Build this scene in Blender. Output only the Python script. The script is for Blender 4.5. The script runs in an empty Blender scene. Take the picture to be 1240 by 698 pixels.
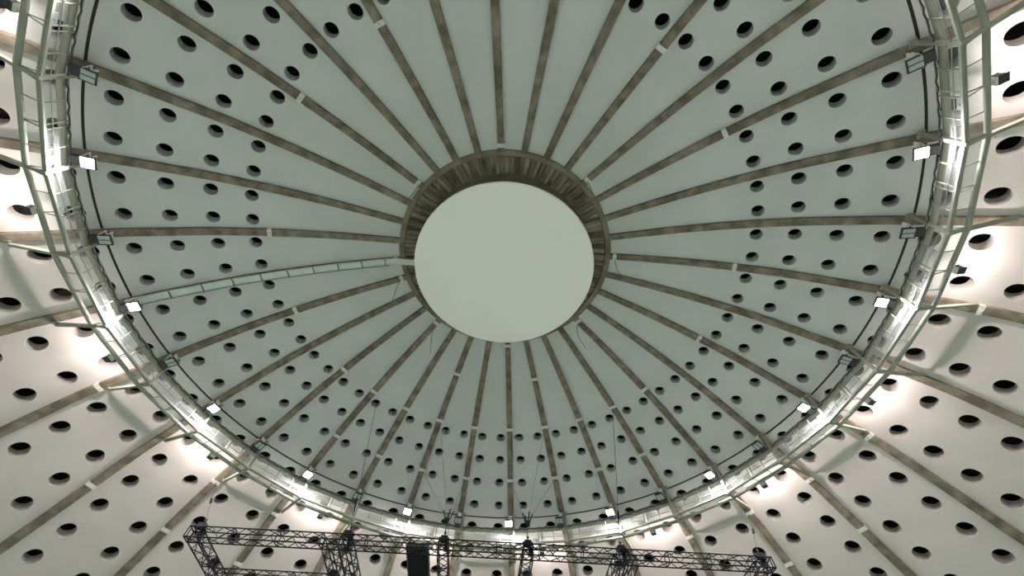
import bpy, math, random
from mathutils import Matrix, Vector
random.seed(7)
S = 20.0            # metres per profile unit (radius of the joint in the dome)
EYE = 1.6           # camera height above the floor
NB = 32             # ribs / bays
DA = 2 * math.pi / NB
scene = bpy.context.scene
col = scene.collection

# ------------------------------------------------------------------ camera
D, TH, F, ROLL, YAW, CX = 0.5562773, 1.0509948, 502.044, 0.0229469, -0.0415215, 0.0474281
cam_d = bpy.data.cameras.new('camera'); cam = bpy.data.objects.new('camera', cam_d); col.objects.link(cam)
cam_d.sensor_fit = 'HORIZONTAL'; cam_d.sensor_width = 36.0; cam_d.lens = F / 1240.0 * 36.0
cam_d.clip_start = 0.1; cam_d.clip_end = 300
cy, sy = math.cos(YAW), math.sin(YAW)
r0 = Vector((cy, -sy, 0)); fh = Vector((sy, cy, 0)); zz = Vector((0, 0, 1))
fwd = fh * math.cos(TH) + zz * math.sin(TH); up0 = -fh * math.sin(TH) + zz * math.cos(TH)
rt = r0 * math.cos(ROLL) + up0 * math.sin(ROLL); up = -r0 * math.sin(ROLL) + up0 * math.cos(ROLL)
m = Matrix.Identity(4)
for i in range(3):
    m[i][0], m[i][1], m[i][2] = rt[i], up[i], -fwd[i]
m[0][3], m[1][3], m[2][3] = CX * S, -D * S, EYE
cam.matrix_world = m
scene.camera = cam

# ------------------------------------------------------------------ world, exposure
w = bpy.data.worlds.new('world'); scene.world = w; w.use_nodes = True
w.node_tree.nodes['Background'].inputs[0].default_value = (0.02, 0.022, 0.025, 1)
w.node_tree.nodes['Background'].inputs[1].default_value = 1.0
scene.view_settings.view_transform = 'Standard'; scene.view_settings.look = 'None'
scene.view_settings.gamma = 1.0; scene.view_settings.use_curve_mapping = False
scene.view_settings.exposure = 0.12
FLOOD_IN = 1080.0    # radiance of the floodlight glass that lights the arena
FLOOD_OUT = 1500.0   # radiance of the small floodlights that wash the lower dome

# ------------------------------------------------------------------ materials
def mat(name, c, rough=.6, metal=0.0, c2=None, scale=3.0, bump=0.0, stretch=None, spec=.5, emit=None, alpha=None, lo=.35, hi=.65, detail=5):
    M = bpy.data.materials.new(name); M.use_nodes = True
    nt = M.node_tree; b = nt.nodes['Principled BSDF']
    b.inputs['Base Color'].default_value = (*c, 1); b.inputs['Roughness'].default_value = rough
    b.inputs['Metallic'].default_value = metal; b.inputs['Specular IOR Level'].default_value = spec
    if c2 is not None or bump:
        tc = nt.nodes.new('ShaderNodeTexCoord'); mp = nt.nodes.new('ShaderNodeMapping')
        if stretch: mp.inputs['Scale'].default_value = stretch
        nz = nt.nodes.new('ShaderNodeTexNoise'); nz.inputs['Scale'].default_value = scale; nz.inputs['Detail'].default_value = detail
        oi = nt.nodes.new('ShaderNodeObjectInfo'); ad = nt.nodes.new('ShaderNodeVectorMath'); ad.operation = 'ADD'
        sc = nt.nodes.new('ShaderNodeMath'); sc.operation = 'MULTIPLY'; sc.inputs[1].default_value = 57.0
        L = nt.links.new
        L(oi.outputs['Random'], sc.inputs[0]); L(tc.outputs['Object'], mp.inputs[0])
        L(mp.outputs[0], ad.inputs[0]); L(sc.outputs[0], ad.inputs[1]); L(ad.outputs[0], nz.inputs['Vector'])
        if c2 is not None:
            rp = nt.nodes.new('ShaderNodeValToRGB')
            rp.color_ramp.elements[0].position = lo; rp.color_ramp.elements[1].position = hi
            rp.color_ramp.elements[0].color = (*c, 1); rp.color_ramp.elements[1].color = (*c2, 1)
            L(nz.outputs[0], rp.inputs[0]); L(rp.outputs[0], b.inputs['Base Color'])
        if bump:
            bp = nt.nodes.new('ShaderNodeBump'); bp.inputs['Strength'].default_value = bump; bp.inputs['Distance'].default_value = .05
            L(nz.outputs[0], bp.inputs['Height']); L(bp.outputs[0], b.inputs['Normal'])
    if emit:
        b.inputs['Emission Color'].default_value = (*emit[0], 1); b.inputs['Emission Strength'].default_value = emit[1]
    if alpha is not None:
        b.inputs['Alpha'].default_value = alpha
    return M
M = {}
M['shell'] = mat('white shell paint', (.59, .61, .60), .5, c2=(.64, .655, .65), scale=.35, spec=.3)
M['warm_tint'] = mat('warm-light tinted shell paint', (.60, .565, .545), .55, c2=(.645, .61, .59), scale=.35, spec=.25)  # warm lamp light on the lower dome put into the shell colour
M['rib'] = mat('stained rib concrete', (.120, .102, .074), .8, c2=(.30, .26, .205), scale=1.6, bump=.15, lo=.36, hi=.70, detail=8)
M['ring'] = mat('crown ring concrete', (.15, .13, .092), .85, c2=(.28, .245, .18), scale=.8, bump=.2, detail=8)
M['board'] = mat('board marked concrete', (.11, .09, .062), .9, c2=(.46, .39, .30), scale=1.1, bump=.5, detail=9, stretch=(2.2, .6, .6), lo=.38, hi=.75)
M['slab'] = mat('crown slab concrete', (.16, .14, .11), .9, c2=(.21, .18, .15), scale=.6)
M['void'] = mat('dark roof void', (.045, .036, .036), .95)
M['disc'] = mat('white disc', (.88, .87, .85), .6, c2=(.90, .885, .87), scale=.2)
M['steel'] = mat('pale painted steel', (.29, .305, .255), .6, c2=(.36, .375, .32), scale=1.2, spec=.3)
M['duct'] = mat('pale duct', (.34, .35, .295), .6, c2=(.40, .41, .35), scale=.8, spec=.3)
M['grey'] = mat('grey plate', (.24, .26, .26), .5)
M['dark'] = mat('dark housing', (.03, .033, .034), .5, c2=(.05, .052, .052), scale=4)
M['black'] = mat('black truss metal', (.007, .007, .010), .5, c2=(.013, .012, .018), scale=3, spec=.2)
M['chain'] = mat('dark steel chain', (.03, .03, .03), .6)
M['wire'] = mat('galvanised wire', (.16, .18, .17), .5)
M['white'] = mat('white bracket paint', (.72, .72, .68), .5)
M['green'] = mat('pale green ladder paint', (.60, .69, .63), .5, c2=(.68, .76, .70), scale=2)
M['mesh'] = mat('wire mesh infill', (.24, .25, .25), .95, alpha=.32, spec=.0)
M['grate'] = mat('open floor grating', (.34, .36, .31), .9, alpha=.18, spec=0)
M['lit'] = mat('glowing lamp glass', (.9, .9, .9), .3, emit=((1.0, .985, .99), FLOOD_IN))
M['unlit'] = mat('unlit lamp glass', (.42, .50, .50), .12, c2=(.5, .57, .57), scale=2)
M['wash'] = mat('glowing wash lamp glass', (.9, .9, .9), .3, emit=((1.0, .875, .82), FLOOD_OUT))
M['panelblack'] = mat('black board', (.004, .006, .007), .7, c2=(.006, .008, .009), scale=2, spec=.15)
M['floor'] = mat('arena floor', (.47, .56, .485), .7, c2=(.53, .62, .545), scale=.3)
M['wall'] = mat('arena wall', (.42, .44, .41), .8, c2=(.48, .49, .46), scale=.3)

# ------------------------------------------------------------------ helpers
class MB:
    def __init__(s): s.v = []; s.f = []; s.sm = []
    def add(s, vs, fs, smooth=False):
        o = len(s.v); s.v += [tuple(v) for v in vs]
        for f in fs: s.f.append(tuple(i + o for i in f)); s.sm.append(smooth)
    def box(s, c, d, ax=None):
        """box centre c, half sizes d, optional axes"""
        X, Y, Z = ax if ax else (Vector((1, 0, 0)), Vector((0, 1, 0)), Vector((0, 0, 1)))
        c = Vector(c); vs = []
        for k in (-1, 1):
            for j in (-1, 1):
                for i in (-1, 1): vs.append(c + X * (i * d[0]) + Y * (j * d[1]) + Z * (k * d[2]))
        s.add(vs, [(0, 2, 3, 1), (4, 5, 7, 6), (0, 1, 5, 4), (2, 6, 7, 3), (0, 4, 6, 2), (1, 3, 7, 5)])
    def bar(s, a, b, w, h=None, upv=None):
        """rectangular bar from a to b"""
        a, b = Vector(a), Vector(b); h = h or w; t = (b - a)
        L = t.length; t = t / L; u = Vector(upv) if upv else Vector((0, 0, 1))
        if abs(t.dot(u)) > .98: u = Vector((0, 1, 0))
        x = t.cross(u).normalized(); z = x.cross(t).normalized()
        s.box((a + b) / 2, (w / 2, L / 2, h / 2), (x, t, z))
    def tube(s, pts, r, n=8, caps=True):
        pts = [Vector(p) for p in pts]; vs = []; N = len(pts)
        prev = None
        for i, p in enumerate(pts):
            t = (pts[min(i + 1, N - 1)] - pts[max(i - 1, 0)]).normalized()
            u = Vector((0, 0, 1)) if abs(t.z) < .95 else Vector((0, 1, 0))
            if prev is not None: u = prev
            x = t.cross(u).normalized(); z = x.cross(t).normalized(); prev = z
            for k in range(n):
                a = 2 * math.pi * k / n; vs.append(p + x * (r * math.cos(a)) + z * (r * math.sin(a)))
        fs = [(i * n + k, i * n + (k + 1) % n, (i + 1) * n + (k + 1) % n, (i + 1) * n + k) for i in range(N - 1) for k in range(n)]
        s.add(vs, fs, True)
        if caps:
            s.add(vs[:n], [tuple(range(n))[::-1]]); s.add(vs[-n:], [tuple(range(n))])
    def mesh(s, name, mt):
        me = bpy.data.meshes.new(name); me.from_pydata(s.v, [], s.f)
        me.polygons.foreach_set('use_smooth', s.sm); me.materials.append(mt); me.update()
        return me
def link(name, data, parent=None, loc=(0, 0, 0), rz=0.0):
    o = bpy.data.objects.new(name, data); col.objects.link(o)
    o.location = loc; o.rotation_euler = (0, 0, rz)
    if parent: o.parent = parent
    return o
def thing(name, label, cat, loc=(0, 0, 0), rz=0.0, group=None, data=None):
    o = link(name, data, None, loc, rz); o['label'] = label; o['category'] = cat
    if group: o['group'] = group
    return o
def P(k, R, z):
    a = k * DA
    return Vector((R * S * math.sin(a), -R * S * math.cos(a), z * S + EYE))
def L0(R, z, tx=0.0):
    """point in the local frame of station 0 (x tangential, -y outward), metres"""
    return Vector((tx, -R * S, z * S + EYE))
ORD = ['first', 'second', 'third', 'fourth', 'fifth', 'sixth', 'seventh', 'eighth', 'ninth']

# ------------------------------------------------------------------ dome profile
NOD = [(.24, 1.176), (.3245, 1.1665), (.42, 1.1490), (.52, 1.1265), (.62, 1.0990), (.705, 1.0709), (.7885, 1.0385), (.8694, .9995), (.9491, .9592),
       (1.0230, .9160), (1.0958, .8714), (1.1740, .8230), (1.2385, .7695), (1.3017, .7125), (1.3643, .6562), (1.4273, .6011)]
while NOD[-1][0] < 1.78:
    NOD.append((NOD[-1][0] + .0628, NOD[-1][1] - .0555))
TT = [0.0]
for a, b in zip(NOD, NOD[1:]): TT.append(TT[-1] + math.hypot(b[0] - a[0], b[1] - a[1]))
def pchip(xs, ys):
    n = len(xs); h = [xs[i + 1] - xs[i] for i in range(n - 1)]; d = [(ys[i + 1] - ys[i]) / h[i] for i in range(n - 1)]
    mm = [d[0]] + [(d[i - 1] * h[i] + d[i] * h[i - 1]) / (h[i] + h[i - 1]) for i in range(1, n - 1)] + [d[-1]]
    def f(x):
        i = 0
        while i < n - 2 and x > xs[i + 1]: i += 1
        t = (x - xs[i]) / h[i]
        return ((1 + 2 * t) * (1 - t) ** 2 * ys[i] + t * (1 - t) ** 2 * h[i] * mm[i] + t * t * (3 - 2 * t) * ys[i + 1] + t * t * (t - 1) * h[i] * mm[i + 1])
    return f
fR = pchip(TT, [p[0] for p in NOD]); fZ = pchip(TT, [p[1] for p in NOD])
def nrm(t):
    e = 1e-3; dr = fR(t + e) - fR(t - e); dz = fZ(t + e) - fZ(t - e); l = math.hypot(dr, dz)
    return (-dz / l, dr / l)      # points up and outward
def surf(t, x, off=0.0):
    """point on the shell: arc parameter t, tangential offset x (profile units) from station 0, offset along the outward normal"""
    n = nrm(t); R = fR(t); a = x / R; R += n[0] * off; z = fZ(t) + n[1] * off
    return Vector((R * S * math.sin(a), -R * S * math.cos(a), z * S + EYE))
def surf_a(t, a, off=0.0):
    n = nrm(t); R = fR(t) + n[0] * off; z = fZ(t) + n[1] * off
    return Vector((R * S * math.sin(a), -R * S * math.cos(a), z * S + EYE))
def t_of_R(R):
    lo, hi = 0.0, TT[-1]
    for _ in range(50):
        mid = (lo + hi) / 2
        if fR(mid) < R: lo = mid
        else: hi = mid
    return lo

# ------------------------------------------------------------------ the setting: ceiling (dome) with its panels, ribs and crown
ceiling = link('ceiling', None); ceiling['kind'] = 'structure'
ceiling['label'] = 'ribbed concrete dome with round holes in its white shell'
RING0 = 5                                   # node index of the first ring of holes
T_GAP = (TT[8] + TT[9]) / 2 + .004          # the dark open joint between upper and lower shell
GAP = .0027
DEPTH = .034                                # shell thickness seen in the holes
def hole_panel(name, t0, t1, rings, hr, plain_to=None, plain_after=None, DEPTH=DEPTH, mt=M['shell']):
    b = MB(); NS = 7; NC = NS * 4
    def grid(ta, tb, n):
        nu = 2 * NS
        vs = [surf_a(ta + (tb - ta) * j / n, DA * i / nu) for j in range(n + 1) for i in range(nu + 1)]
        b.add(vs, [(j * (nu + 1) + i, j * (nu + 1) + i + 1, (j + 1) * (nu + 1) + i + 1, (j + 1) * (nu + 1) + i) for j in range(n) for i in range(nu)], True)
    bounds = [t0 if plain_to is None else plain_to]
    for i in range(len(rings) - 1): bounds.append((TT[rings[i]] + TT[rings[i + 1]]) / 2)
    bounds.append(t1 if plain_after is None else plain_after)
    if plain_to is not None: grid(t0, plain_to, 12)
    if plain_after is not None: grid(plain_after, t1, 6)
    for q, rg in enumerate(rings):
        ta, tb = bounds[q], bounds[q + 1]; tc = TT[rg]; Rc = fR(tc)
        for hlf in (0, 1):
            ac = DA * (.25 + .5 * hlf); a0 = DA * .5 * hlf; a1 = a0 + DA * .5
            loop = []
            for i in range(NS): loop.append((ta, a0 + (a1 - a0) * i / NS))
            for i in range(NS): loop.append((ta + (tb - ta) * i / NS, a1))
            for i in range(NS): loop.append((tb, a1 + (a0 - a1) * i / NS))
            for i in range(NS): loop.append((tb + (ta - tb) * i / NS, a0))
            rim = []; mid = []
            for (t, a) in loop:
                ang = math.atan2((t - tc) / ((tb - ta) / 2), (a - ac) * Rc / ((a1 - a0) / 2 * Rc))
                ex, ey = math.cos(ang), math.sin(ang)
                rim.append((tc + hr * ey, ac + hr * ex / Rc))
                mid.append(((t + tc + 1.15 * hr * ey) / 2, (a + ac + 1.15 * hr * ex / Rc) / 2))
            vs = [surf_a(t, a) for t, a in loop] + [surf_a(t, a) for t, a in mid] + [surf_a(t, a) for t, a in rim]
            fs = []
            for s0 in (0, NC):
                fs += [(s0 + i, s0 + (i + 1) % NC, s0 + NC + (i + 1) % NC, s0 + NC + i) for i in range(NC)]
            b.add(vs, fs, True)
            n = nrm(tc); ca = math.cos(ac); sa = math.sin(ac)
            nv = Vector((n[0] * sa, -n[0] * ca, n[1])) * (DEPTH * S)
            rv = [surf_a(t, a) for t, a in rim]
            b.add(rv + [v + nv for v in rv], [(i, (i + 1) % NC, NC + (i + 1) % NC, NC + i) for i in range(NC)], True)
    # edge faces that give the panel its thickness along the joint
    for te in ((t1,) if plain_to is not None else (t0,)):
        nu = 6; vs = [surf_a(te, DA * i / nu, o) for o in (0, DEPTH) for i in range(nu + 1)]
        b.add(vs, [(i, i + 1, nu + 2 + i, nu + 1 + i) for i in range(nu)])
    return b.mesh(name, mt)
up_rings = [5, 6, 7, 8]; lo_rings = list(range(10, 19)); T_COL = (TT[9] + TT[10]) / 2
me_up = hole_panel('shell_panel', t_of_R(.31), T_GAP - GAP, up_rings, .0160, plain_to=TT[5] - .045)
me_col = hole_panel('collar_panel', T_GAP + GAP, T_COL, [9], .0200, DEPTH=.037)  # top strip of the lower shell, split off without the warm light tint
me_lo = hole_panel('lower_shell_panel', T_COL, TT[-1], lo_rings, .0208, plain_after=TT[18] + .042, DEPTH=.037, mt=M['warm_tint'])
for k in range(NB):
    link('shell_panel', me_up, ceiling, rz=k * DA)
for k in range(NB):
    link('collar_panel', me_col, ceiling, rz=k * DA)
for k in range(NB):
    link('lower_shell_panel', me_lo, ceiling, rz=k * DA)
# roof behind the holes, coloured dark to stand in for the shade of the void
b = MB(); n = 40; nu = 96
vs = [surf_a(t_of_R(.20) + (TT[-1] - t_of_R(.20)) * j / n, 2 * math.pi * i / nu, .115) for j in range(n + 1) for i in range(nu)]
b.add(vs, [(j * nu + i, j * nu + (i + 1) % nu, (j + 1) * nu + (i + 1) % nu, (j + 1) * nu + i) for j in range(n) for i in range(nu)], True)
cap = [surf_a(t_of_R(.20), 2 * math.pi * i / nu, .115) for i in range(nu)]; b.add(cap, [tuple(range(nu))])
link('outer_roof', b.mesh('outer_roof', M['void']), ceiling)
b = MB()
vs = [surf_a(TT[-1], 2 * math.pi * i / nu, o) for o in (0, .115) for i in range(nu)]
b.add(vs, [(i, (i + 1) % nu, nu + (i + 1) % nu, nu + i) for i in range(nu)])
link('dome_edge', b.mesh('dome_edge', M['ring']), ceiling)

b = MB(); nu = 192       # dark strip set back inside the open joint
vs = [surf_a(T_GAP + d_, 2 * math.pi * i / nu, .0025) for d_ in (-.006, .006) for i in range(nu)]
b.add(vs, [(i, (i + 1) % nu, nu + (i + 1) % nu, nu + i) for i in range(nu)])
link('joint_strip', b.mesh('joint_strip', M['void']), ceiling)
# ribs: swept concrete beams below the shell
RIB_D = .0100
def rib_w(R): return .0172 + (.0200 - .0172) * min(1, max(0, (R - .33) / .3)) + .0030 * min(1, max(0, (R - 1.0) / .25))
b = MB(); NT = 64; ta = t_of_R(.322); tb = TT[-1] - .005
vs = []
for j in range(NT + 1):
    t = ta + (tb - ta) * j / NT; h = rib_w(fR(t)) / 2
    vs += [surf(t, -h, .004), surf(t, -h, -RIB_D + .001), surf(t, -h + .001, -RIB_D), surf(t, h - .001, -RIB_D), surf(t, h, -RIB_D + .001), surf(t, h, .004)]
fs = [(j * 6 + i, j * 6 + i + 1, (j + 1) * 6 + i + 1, (j + 1) * 6 + i) for j in range(NT) for i in range(5)]
b.add(vs, fs); b.add(vs[:6], [(0, 1, 2, 3, 4, 5)]); b.add(vs[-6:], [(5, 4, 3, 2, 1, 0)])
me_rib = b.mesh('rib', M['rib'])
def bracket_mesh(R):
    """white U-shaped clamp around the rib with a lug"""
    b = MB(); t = t_of_R(R); n = nrm(t); h = rib_w(R) / 2
    N = Vector((0, -n[0], n[1])); T = Vector((1, 0, 0)); U = N.cross(T)
    c = surf(t, 0, -RIB_D - .0007)
    b.box(c, (h * S + .03, .11, .015), (T, U, N))
    for sx in (-1, 1):
        b.box(surf(t, sx * (h + .0009), -RIB_D / 2), (.015, .11, RIB_D / 2 * S + .02), (T, U, N))
    b.box(c - N * .06 , (.02, .05, .06), (T, U, N))
    b.tube([c - N * .10 - T * .06, c - N * .10 + T * .06], .025, 8)
    return b.mesh('rib_bracket', M['white'])
BR = {R: bracket_mesh(R) for R in (.3385, .478, .668, .857, 1.139, 1.278)}
BK = {.3385: [0, 4, 8, 12, 16, 20, 23, 24, 28], .668: [3, 5, 8, 10, 12, 13, 14, 15, 16, 17, 18, 19, 20, 21, 23, 25, 28, 30],
      .857: [13, 14, 15, 16, 17, 18, 19, 20], .478: [15, 18], 1.139: [8, 10, 11, 12, 13, 20, 21, 23], 1.278: [11, 12, 13, 19, 20, 21, 22]}
def rib_pt(k, R, off=-.012): 
    t = t_of_R(R); a = k * DA
    return surf_a(t, a, off)
ribs = []
for k in range(NB):
    r = link('rib', me_rib, ceiling, rz=k * DA); ribs.append(r)
    for R, ks in BK.items():
        if k in ks: link('rib_bracket', BR[R], r)
# loose wires drooping from some of the crown brackets (sub-parts of the rib they hang from)
b = MB()
q0 = surf(t_of_R(.3385), 0, -.0125)
b.tube([q0 + Vector((.16 * math.sin(u * 4.2), .10 * math.sin(u * 3), -3.0 * u)) for u in [i / 8 for i in range(9)]], .018, 6)
me_w = b.mesh('loose_wire', M['wire'])
for k in (4, 8, 12, 20, 23, 28): link('loose_wire', me_w, ribs[k])

# crown: compression ring with board-marked soffit
crown = None
b = MB(); nu = 128
prof = [(.3250, 1.172), (.3245, 1.1585), (.3235, 1.1575), (.3095, 1.1600), (.3085, 1.1612), (.3085, 1.176)]
vs = [P(32 * i / nu, R, z) for (R, z) in prof for i in range(nu)]
b.add(vs, [(j * nu + i, j * nu + (i + 1) % nu, (j + 1) * nu + (i + 1) % nu, (j + 1) * nu + i) for j in range(len(prof) - 1) for i in range(nu)])
crown = link('crown_ring', b.mesh('crown_ring', M['ring']), ceiling)
NBD = 128; variants = []
for v in range(8):
    b = MB(); rr = random.Random(v); dz = rr.uniform(-.0022, .0022); wd = DA / 4 * .5 * rr.uniform(.84, .97)
    a0, a1 = -wd, wd; pts = []
    for R, z in ((.3095, 1.1685), (.2990, 1.1695), (.2560, 1.1780)):
        for a in (a0, a1):
            for tp in (0, .012):
                j = rr.uniform(-.0006, .0006)
                pts.append(Vector((R * S * math.sin(a), -R * S * math.cos(a), (z + dz + tp + j) * S + EYE)))
    q = lambda i, a, t: i * 4 + a * 2 + t
    fs = []
    for i in (0, 1):
        fs += [(q(i, 0, 0), q(i, 1, 0), q(i + 1, 1, 0), q(i + 1, 0, 0)), (q(i, 0, 0), q(i + 1, 0, 0), q(i + 1, 0, 1), q(i, 0, 1)), (q(i, 1, 0), q(i, 1, 1), q(i + 1, 1, 1), q(i + 1, 1, 0)), (q(i, 0, 1), q(i + 1, 0, 1), q(i + 1, 1, 1), q(i, 1, 1))]
    fs += [(q(2, 0, 0), q(2, 1, 0), q(2, 1, 1), q(2, 0, 1)), (q(0, 0, 0), q(0, 0, 1), q(0, 1, 1), q(0, 1, 0))]
    b.add(pts, fs); variants.append(b.mesh('board_mark', M['board']))
rr = random.Random(3)
for i in range(NBD):
    link('board_mark', variants[rr.randrange(8)], crown, rz=2 * math.pi * i / NBD)
b = MB()   # thin raised fins on the soffit in line with the ribs
b.bar(L0(.309, 1.1660), L0(.262, 1.1745), .16, .14)
me_fin = b.mesh('soffit_fin', M['ring'])
for k in range(NB): link('soffit_fin', me_fin, crown, rz=(k + .0) * DA)
b = MB(); nu = 96
for R0, R1, z0, z1 in ((.0, .312, 1.1845, 1.1845), (.257, .2565, 1.1780, 1.1845)):
    vs = [P(32 * i / nu, R, z) for R, z in ((R0 + 1e-4, z0), (R1, z1)) for i in range(nu)]
    b.add(vs, [(i, (i + 1) % nu, nu + (i + 1) % nu, nu + i) for i in range(nu)])
link('crown_slab', b.mesh('crown_slab', M['slab']), ceiling)

# floor and round wall that close the hall below the dome
b = MB(); nu = 96; R1, z1 = fR(TT[-1]), fZ(TT[-1])
vs = [Vector((R1 * S * math.sin(2 * math.pi * i / nu), R1 * S * math.cos(2 * math.pi * i / nu), 0)) for i in range(nu)]
vs2 = [v + Vector((0, 0, -.3)) for v in vs]
b.add(vs + vs2, [tuple(range(nu))[::-1], tuple(range(nu, 2 * nu))] + [(i, (i + 1) % nu, nu + (i + 1) % nu, nu + i) for i in range(nu)])
fl = link('floor', b.mesh('floor', M['floor'])); fl['kind'] = 'structure'; fl['label'] = 'pale green grey arena floor'
b = MB(); H = z1 * S + EYE
ring_ = lambda R, z: [Vector((R * math.sin(2 * math.pi * i / nu), R * math.cos(2 * math.pi * i / nu), z)) for i in range(nu)]
pr = [(R1 * S, 0), (R1 * S, H), (R1 * S + 1.6, H), (R1 * S + 1.6, 0)]
vs = sum([ring_(*p) for p in pr], [])
b.add(vs, [(j * nu + i, j * nu + (i + 1) % nu, ((j + 1) % 4) * nu + (i + 1) % nu, ((j + 1) % 4) * nu + i) for j in range(4) for i in range(nu)])
wl = link('wall_round', b.mesh('wall_round', M['wall'])); wl['kind'] = 'structure'; wl['label'] = 'plain grey round wall under the dome'

# ------------------------------------------------------------------ hanging disc below the crown
DZ = 1.0726; DR = .2607
disc = thing('ceiling_disc', 'large round white disc hanging beneath the concrete crown of the dome', 'disc', (0, 0, DZ * S + EYE))
b = MB(); nu = 128
pr = [(DR * S - .06, 0), (DR * S, .04), (DR * S, .16), (DR * S - .1, .2)]
vs = [Vector((0, 0, 0))] + sum([ring_n for ring_n in [[Vector((R * math.sin(2 * math.pi * i / nu), R * math.cos(2 * math.pi * i / nu), z)) for i in range(nu)] for R, z in pr]], []) + [Vector((0, 0, .2))]
fs = [(0, 1 + (i + 1) % nu, 1 + i) for i in range(nu)]
for j in range(3): fs += [(1 + j * nu + i, 1 + j * nu + (i + 1) % nu, 1 + (j + 1) * nu + (i + 1) % nu, 1 + (j + 1) * nu + i) for i in range(nu)]
fs += [(1 + 4 * nu, 1 + 3 * nu + i, 1 + 3 * nu + (i + 1) % nu) for i in range(nu)]
b.add(vs, fs); link('disc_panel', b.mesh('disc_panel', M['disc']), disc)
b = MB(); b.tube([(0, -3.6, .19), (0, -3.6, (1.1845 - DZ) * S - .0)], .03, 8); b.box((0, -3.6, .22), (.12, .12, .03))
me = b.mesh('hanger_rod', M['chain'])
for i in range(8): link('hanger_rod', me, disc, rz=2 * math.pi * (i + .5) / 8)

# ------------------------------------------------------------------ ring catwalk
PH = -.06                                   # frames sit against the side of each rib
RI, RO, ZF = .9776, 1.0150, .8334           # inner beam, outer tube, floor level
RDU, ZDU = .9890, .8840                     # duct along the railing
RST, ZST = 1.1150, .8420                    # where the outer struts meet the ribs
ZHR = .8870                                 # hand rail
cz = ZF * S + EYE
cat = thing('ring_catwalk', 'pale steel catwalk ring hung from the ribs around the dome', 'catwalk', (0, 0, cz))
def C(R, z, k=0.0):
    p = P(k, R, z); p.z -= cz; return p
def seg(name, fn, mt): 
    b = MB(); fn(b); return b.mesh(name, M[mt])
UPZ = (0, 0, 1)
def f_inner(b):
    b.bar(C(RI, ZF), C(RI, ZF, 1), .10, .11)
    b.bar(C(RI + .0045, ZF), C(RI + .0045, ZF, 1), .05, .11)
def f_outer(b):
    a, c = C(RO, ZF), C(RO, ZF, 1)
    b.tube([a, c], .105, 10)
def f_duct(b):
    a, c = C(RDU, ZDU), C(RDU, ZDU, 1); e = (c - a).normalized() * .06
    b.tube([a - e, c + e], .135, 14)
    for u in (.02, .5): 
        m_ = a + (c - a) * u; b.tube([m_, m_ + (c - a).normalized() * .05], .145, 14)
def f_cable(b):
    a, c = C(RI - .002, ZHR - .002), C(RI - .002, ZHR - .002, 1); pts = []
    for i in range(17): 
        p = a + (c - a) * (i / 16); p.z += .05 * math.sin(i * 2.4) - .04; pts.append(p)
    b.tube(pts, .03, 6)
def f_floor(b):
    vs = [C(RI, ZF + .004), C(RI, ZF + .004, 1), C(RO, ZF + .004, 1), C(RO, ZF + .004)]
    up_ = [v + Vector((0, 0, .02)) for v in vs]
    b.add(vs, [(0, 1, 2, 3)])
def f_railmesh(b, u0, u1):
    a, c = C(RI, ZF), C(RI, ZF, 1)
    lo = Vector((0, 0, .1)); hi = C(RI, ZF + .030) - a
    p0, p1 = a + (c - a) * (u0 + .01), a + (c - a) * (u1 - .01)
    b.add([p0 + lo, p1 + lo, p1 + Vector((hi.x, hi.y, hi.z)), p0 + Vector((hi.x, hi.y, hi.z))], [(0, 1, 2, 3)])
def f_baluster(b, u, dbl, th=.045):
    a, c = C(RI, ZF), C(RI, ZF, 1); d = (c - a).normalized()
    hi = C(RI, ZHR) - C(RI, ZF)
    for s_ in ((-.11, .11) if dbl else (0,)):
        p = a + (c - a) * u + d * s_
        q = p + Vector((0, hi.y, hi.z)); q2 = p + Vector((0, 0, .1))
        b.bar(q2, q, th, th)
    if dbl: 
        p = a + (c - a) * u
        b.bar(p + Vector((0, hi.y, hi.z)) - d * .13, p + Vector((0, hi.y, hi.z)) + d * .13, th, th)
def f_midrail(b):
    a, c = C(RI - .002, ZF + .016), C(RI - .002, ZF + .016, 1); b.tube([a, c], .02, 6)
def f_hand(b):
    a, c = C(RI, ZHR), C(RI, ZHR, 1); b.tube([a, c], .03, 8)
def f_post(b):
    t = t_of_R(RI)
    top = fZ(t) - RIB_D * .9
    b.bar(C(RI, ZF - .006), C(RI - .0005, top), .13, .13)
    b.box(C(RI, top - .002), (.16, .14, .05))
def f_strut(b):
    b.bar(C(RI, ZF - .002), C(RO, ZF - .001), .13, .13)
    b.bar(C(RO, ZF - .001), C(RST, ZST), .13, .17)
    e = C(RST, ZST)
    b.box(e + Vector((.06, -.12, .1)), (.07, .12, .08))
def f_brace(b, i0, o0_):
    a0, a1 = C(RI, ZF), C(RI, ZF, 1); o0, o1 = C(RO, ZF), C(RO, ZF, 1)
    b.bar(a0 + (a1 - a0) * i0, o0 + (o1 - o0) * o0_, .035)
cw = [('floor_beam', seg('floor_beam', f_inner, 'steel')), ('outer_tube', seg('outer_tube', f_outer, 'steel')), ('duct', seg('duct', f_duct, 'duct')),
      ('cable', seg('cable', f_cable, 'dark')), ('floor_grating', seg('floor_grating', f_floor, 'grate')), ('guard_rail', seg('guard_rail', f_midrail, 'steel')),
      ('hand_rail', seg('hand_rail', f_hand, 'steel')), ('hanger_post', seg('hanger_post', f_post, 'steel')), ('strut', seg('strut', f_strut, 'steel'))]
fb = [seg('floor_brace', lambda b, u=u, v=v: f_brace(b, u, v), 'steel') for u, v in ((.488, .5), (.545, .5), (.25, .25), (.75, .75), (.05, .012), (.95, .985))]
rm = [seg('mesh_infill', lambda b, i=i: f_railmesh(b, i / 4, (i + 1) / 4), 'mesh') for i in range(4)]
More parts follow.
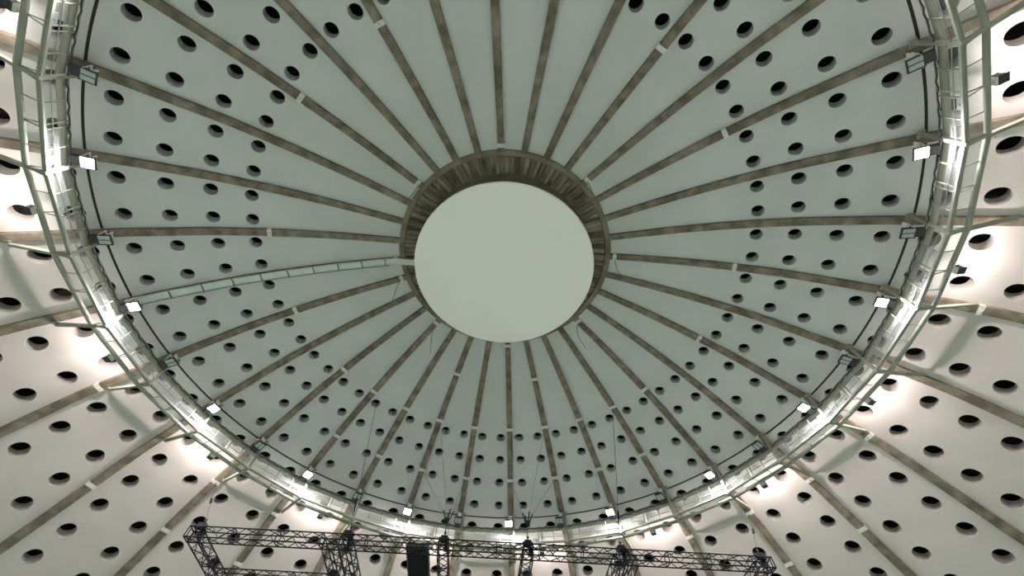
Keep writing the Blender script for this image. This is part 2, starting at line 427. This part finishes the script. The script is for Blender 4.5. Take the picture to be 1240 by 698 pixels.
bal = [seg('baluster', lambda b, u=u, d=d: f_baluster(b, u, d), 'steel') for u, d in ((.25, False), (.5, True), (.75, False))]
b = MB(); p = C(RI - .004, ZF + .006, .5); d_ = (C(RI, ZF, 1) - C(RI, ZF)).normalized()
b.box(p + d_ * .35, (.22, .035, .13), (d_, Vector((0, 0, 1)).cross(d_), Vector((0, 0, 1))))
b.tube([p + d_ * .35 + Vector((0, .03, 0)), p + d_ * .35 + Vector((0, .08, 0))], .04, 8)
me_plate = b.mesh('junction_box', M['grey'])
for k in range(NB):
    rz = (k + PH) * DA
    for nm, me in cw: link(nm, me, cat, rz=rz)
    for me in rm: link('mesh_infill', me, cat, rz=rz)
    for me in fb: link('floor_brace', me, cat, rz=rz)
    for me in bal: link('baluster', me, cat, rz=rz)
    if k % 2 == 1: link('junction_box', me_plate, cat, rz=rz)

# ------------------------------------------------------------------ arena floodlights: one under each rib, every other one lit
def side_label(k, lit):
    kind = 'lit white floodlight' if lit else 'unlit twin-lens floodlight'
    if k == 16: return kind + ' at the lowest point of the catwalk ring'
    if k == 0: return kind + ' at the highest point of the catwalk ring'
    left = k > 16
    i = (k - 16 if left else 16 - k)
    i = i // 2 - 1 if lit else (i - 1) // 2
    return '%s on the %s arc of the catwalk ring, %s up from the bottom' % (kind, 'left' if left else 'right', ORD[i])
TL = math.radians(19)
ay = Vector((0, math.cos(TL), math.sin(TL))); ax_ = Vector((1, 0, 0)); az_ = ax_.cross(ay)
AX = (ax_, ay, az_)
def lf(x, y, z): return ax_ * x + ay * y + az_ * z
b = MB(); b.box(lf(0, -.12, .10), (.19, .16, .12), AX)
for i in range(5): b.box(lf(0, -.25 + i * .065, .24), (.17, .012, .03), AX)
me_ball = b.mesh('ballast_housing', M['dark'])
b = MB(); LX, LY0, LY1 = .235, .05, .53; LM = (LY0 + LY1) / 2; LH = (LY1 - LY0) / 2
for x in (-LX, LX): b.box(lf(x, LM, .03), (.02, LH + .03, .05), AX)
for y in (LY0, LY1): b.box(lf(0, y, .03), (LX, .02, .05), AX)
b.box(lf(0, LM, .03), (.018, LH, .045), AX)
b.box(lf(0, LM, .11), (LX, LH, .035), AX)
b.add([lf(-LX, LY0, .08), lf(LX, LY0, .08), lf(LX, LY1, .08), lf(-LX, LY1, .08), lf(-.12, LY0 + .07, .22), lf(.12, LY0 + .07, .22), lf(.12, LY1 - .07, .22), lf(-.12, LY1 - .07, .22)], [(0, 1, 5, 4), (1, 2, 6, 5), (2, 3, 7, 6), (3, 0, 4, 7), (4, 5, 6, 7)])
me_frame = b.mesh('lamp_frame', M['dark'])
def lens(x, nm, mt):
    b = MB(); b.box(lf(x, LM, .012), (.100, LH - .02, .012), AX); return b.mesh(nm, mt)
me_lens = {(s_, l): lens(s_ * .117, 'lamp_lens', M['lit'] if l else M['unlit']) for s_ in (-1, 1) for l in (0, 1)}
b = MB()
for x in (-.25, .25): b.bar((x, .12, .02), (x, .02, .55), .05, .02)
b.bar((-.27, .02, .55), (.27, .02, .55), .06, .04); b.bar((0, .02, .55), (0, -.02, .92), .07, .07)
b.box((-.12, .0, .72), (.10, .03, .12))
me_yoke = b.mesh('yoke', M['white'])
for k in range(NB):
    lit = k % 2 == 0; kk = k + .04
    o = thing('floodlight', side_label(k, lit), 'floodlight', P(kk, .9600, .8840), kk * DA, 'lit arena floodlights on the catwalk' if lit else 'unlit arena floodlights on the catwalk')
    link('ballast_housing', me_ball, o); link('lamp_frame', me_frame, o); link('yoke', me_yoke, o)
    for s_ in (-1, 1): link('lamp_lens', me_lens[(s_, int(lit))], o)

# small floodlights on the outer tube washing the lower dome
b = MB(); b.box((0, -.20, .0), (.17, .11, .14)); b.box((0, -.08, .0), (.15, .03, .12))
b.box((0, -.36, -.13), (.17, .06, .012)); b.box((0, -.36, .145), (.17, .07, .012))  # tray and hood added to hide the lens and block backward light
for i in range(4): b.box((-.12 + i * .08, -.20, .16), (.012, .10, .03))
me_wb = b.mesh('lamp_housing', M['dark'])
b = MB()                               # lens made up as a wedge to throw its light sideways
lo_ = [Vector((-.07, -.312, -.02)), Vector((0, -.48, -.02)), Vector((.07, -.312, -.02))]
hi_ = [v + Vector((0, 0, .13)) for v in lo_]
b.add(lo_ + hi_, [(0, 1, 4, 3), (1, 2, 5, 4)]); me_wl = b.mesh('lamp_lens', M['wash'])
b = MB(); b.box((-.0, -.055, -.0), (.16, .012, .145)); b.bar((0, 0, 0), (0, -.1, 0), .08, .08); me_wy = b.mesh('mount_plate', M['white'])
for k in range(1, NB, 2):
    kk = k + .5 + PH
    left = k + .5 > 16; i = (k - 17) // 2 if left else (15 - k) // 2
    mid_ = P(kk, RO * math.cos(DA / 2) + .007, ZF - .001)
    o = thing('wash_light', 'small black wash light on the catwalk rim, %s arc, %s up from the bottom' % ('left' if left else 'right', ORD[i]), 'floodlight', mid_, kk * DA, 'small floodlights on the catwalk rim')
    link('lamp_housing', me_wb, o); link('lamp_lens', me_wl, o); link('mount_plate', me_wy, o)

# ------------------------------------------------------------------ access ladder walk under one rib
K = 24
lad = thing('access_ladder', 'pale green railed ladder walk under the left rib, rising to the white disc', 'ladder', P(K, 1.0, .955), K * DA)
inv = Matrix.Translation(Vector((0, 1.0 * S, -.955 * S - EYE)))
def LP(R, off, x):
    if R < .3245: return inv @ Vector((x, -R * S, S * (1.1465 - (.334 - R) * .13) + EYE + off))
    t = t_of_R(R); n = nrm(t); o_ = -.0145
    return inv @ Vector((x, -(R + n[0] * o_) * S, (fZ(t) + n[1] * o_) * S + EYE + off))
Rs = [.262, .30, .334] + [.334 + (1.0 - .334) * i / 30 for i in range(1, 31)]
for x in (-.17, .17):
    b = MB()
    for R0, R1 in zip(Rs, Rs[1:]): b.bar(LP(R0, 0, x), LP(R1, 0, x), .05, .14)
    link('stringer', b.mesh('stringer', M['green']), lad)
b = MB()
for R0, R1 in zip(Rs, Rs[1:]):
    b.add([LP(R0, -.03, -.16), LP(R1, -.03, -.16), LP(R1, -.03, .16), LP(R0, -.03, .16)], [(0, 1, 2, 3)])
link('tread_plate', b.mesh('tread_plate', M['green']), lad)
for i in range(10):
    R = .37 + i * .068; b = MB(); x = -.22
    b.bar(LP(R, -.10, x), LP(R, .22, x), .05, .05); b.bar(LP(R, -.08, -.24), LP(R, -.08, .24), .05, .05)
    link('baluster', b.mesh('baluster', M['wire']), lad)
for off in (.0,):
    b = MB()
    for R0, R1 in zip(Rs[3:], Rs[4:]): b.bar(LP(R0, -.12, -.20), LP(R1, -.12, -.20), .035, .035)
    link('guard_rail', b.mesh('guard_rail', M['wire']), lad)

# ------------------------------------------------------------------ stage truss grid
ZT = .585
tr = lambda x, y, z=ZT: Vector((x * S, y * S, z * S + EYE))
A, B = tr(-.790, .474), tr(.690, .618)
ex = (B - A).normalized(); ey = Vector((-ex.y, ex.x, 0)); LT = (B - A).length
grid = thing('lighting_truss', 'black box truss grid hanging across the bottom of the view', 'truss', A)
TW = .52
def truss(a, c, w=TW, cell=.55):
    a = a - A; c = c - A; d = (c - a); L = d.length; d.normalize(); x = d.cross(Vector((0, 0, 1))).normalized(); z = Vector((0, 0, 1))
    cs = [x * (i * w / 2) + z * (j * w / 2) for i, j in ((-1, -1), (1, -1), (1, 1), (-1, 1))]
    b = MB(); n = max(2, int(round(L / cell)))
    for f in range(4):
        c0, c1 = cs[f], cs[(f + 1) % 4]
        for i in range(n):
            p0 = a + d * (L * i / n); p1 = a + d * (L * (i + .5) / n); p2 = a + d * (L * (i + 1) / n)
            if i % 2: b.bar(p0 + c0, p2 + c1, .032)
            else: b.bar(p0 + c1, p2 + c0, .032)
            if i % 4 == 0: b.bar(p0 + c0, p0 + c1, .04)
        b.bar(a + d * L + c0, a + d * L + c1, .045)
    t = link('truss_beam', b.mesh('truss_beam', M['black']), grid)
    for c_ in cs:
        b = MB(); b.tube([a + c_, a + d * L + c_], .034, 8); link('chord', b.mesh('chord', M['black']), t)
truss(A, B)
def at(u, v): return A + ex * (LT * u) + ey * v
US = (.010, .232, .262, .427, .573, .734, .756, .985)
for u in US: truss(at(u, TW / 2 + .03), at(u, 7.6))
truss(at(.0, 4.0) + ex * .0, at(.232, 4.0) - ex * .3)
truss(at(.262, 7.9), at(.985, 7.9))

# black board resting on the truss grid
o_ = tr(-.262, .585, ZT) + Vector((0, 0, TW / 2 + .04))
o_.x = -.262 * S
bb = thing('black_panel', 'flat black panel lying on the truss grid', 'panel', o_)
b = MB(); Vx = Vector((1, .08, 0)).normalized(); Vy = Vector((-.11, 1, 0)).normalized()
b.box(Vx * .58 + Vy * 2.0 + Vector((0, 0, .05)), (.58, 2.6, .05), (Vx, Vy, Vector((0, 0, 1)))); link('board', b.mesh('board', M['panelblack']), bb)
b = MB()
for x in (.0, 1.16): b.box(Vx * x + Vy * 2.0 + Vector((0, 0, .05)), (.03, 2.62, .065), (Vx, Vy, Vector((0, 0, 1))))
for y in (-.6, 4.6): b.box(Vx * .58 + Vy * y + Vector((0, 0, .05)), (.60, .03, .065), (Vx, Vy, Vector((0, 0, 1))))
link('edge_frame', b.mesh('edge_frame', M['dark']), bb)

# chain hoists on the truss and their rigging up to the rib brackets
def hoist(u, label, rig_label, apex, legs):
    p = at(u, .05) + Vector((0, 0, TW / 2 + .03)); rz = math.atan2(ex.y, ex.x)
    h = thing('chain_hoist', label, 'hoist', p, rz, 'chain hoists on the truss')
    b = MB(); b.box((0, 0, .14), (.18, .13, .14)); b.tube([(-.27, 0, .14), (-.18, 0, .14)], .11, 12); b.tube([(.18, 0, .14), (.25, 0, .14)], .10, 12)
    link('motor_body', b.mesh('motor_body', M['black']), h)
    b = MB(); b.box((.14, .16, -.16), (.10, .08, .2)); link('chain_bag', b.mesh('chain_bag', M['black']), h)
    b = MB(); b.tube([(0, 0, .30), (0, 0, .46)], .03, 8); b.box((0, 0, .46), (.06, .03, .05)); link('hook', b.mesh('hook', M['chain']), h)
    for x in (-.24, .24):
        b = MB(); b.tube([(x, -.28, .0), (x, .28, .0), (x, .28, -.55), (x, -.28, -.55), (x, -.28, .0)], .03, 6)
        link('truss_sling', b.mesh('truss_sling', M['black']), h)
    top = p + Vector((0, 0, .5))
    r = thing('rigging_cable', rig_label, 'cable', top, 0, 'rigging above the truss')
    ap = apex if apex is not None else legs[0]
    b = MB(); b.tube([Vector(), ap - top], .022 if apex is not None else .014, 6); link('chain', b.mesh('chain', M['chain']), r)
    if apex is not None:
        b = MB(); q = ap - top
        b.box(q, (.13, .09, .12))
        for i in range(4):
            a_ = i * 1.57 + .4; b.bar(q + Vector((.1 * math.cos(a_), .1 * math.sin(a_), 0)), q + Vector((.30 * math.cos(a_), .2 * math.sin(a_), .55)), .06)
        link('shackle_block', b.mesh('shackle_block', M['black']), r)
        for l in legs:
            b = MB(); b.tube([q, l - top], .013, 6); link('bridle_leg', b.mesh('bridle_leg', M['wire']), r)
    else:
        b = MB(); q = (ap - top) * (.45 if (ap - top).length < 9 else .14); dd = (ap - top).normalized(); b.bar(q - dd * .35, q + dd * .35, .09, .09); link('turnbuckle', b.mesh('turnbuckle', M['black']), r)
rp = rib_pt
def apx(u, z): 
    p = at(u, .05); p.z = z * S + EYE; return p
hoist(.012, 'black chain hoist at the left corner of the truss grid', 'short slanting cable from the left truss corner up to a rib bracket', None, [rp(21, 1.139)])
hoist(.262, 'black chain hoist at the double cross beam, second from the left', 'long thin cable rising past the catwalk, left of the black panel', None, [rp(19.75, .70, -.002)])
hoist(.427, 'black chain hoist just right of the black panel', 'three-legged cable bridle just right of the black panel', apx(.427, .655), [rp(18, .668), rp(18, .857), rp(17, .857)])
hoist(.573, 'black chain hoist below the lowest lit floodlight', 'three-legged cable bridle below right of the lowest lit floodlight', apx(.573, .66), [rp(15, .668), rp(16, .857), rp(15, .857)])
hoist(.738, 'black chain hoist second from the right end of the truss', 'long thin cable rising to a rib on the right of the truss', None, [rp(13, .668)])
hoist(.988, 'black chain hoist at the right corner of the truss grid', 'short slanting cable from the right truss corner up to a rib bracket', None, [rp(12, 1.139)])
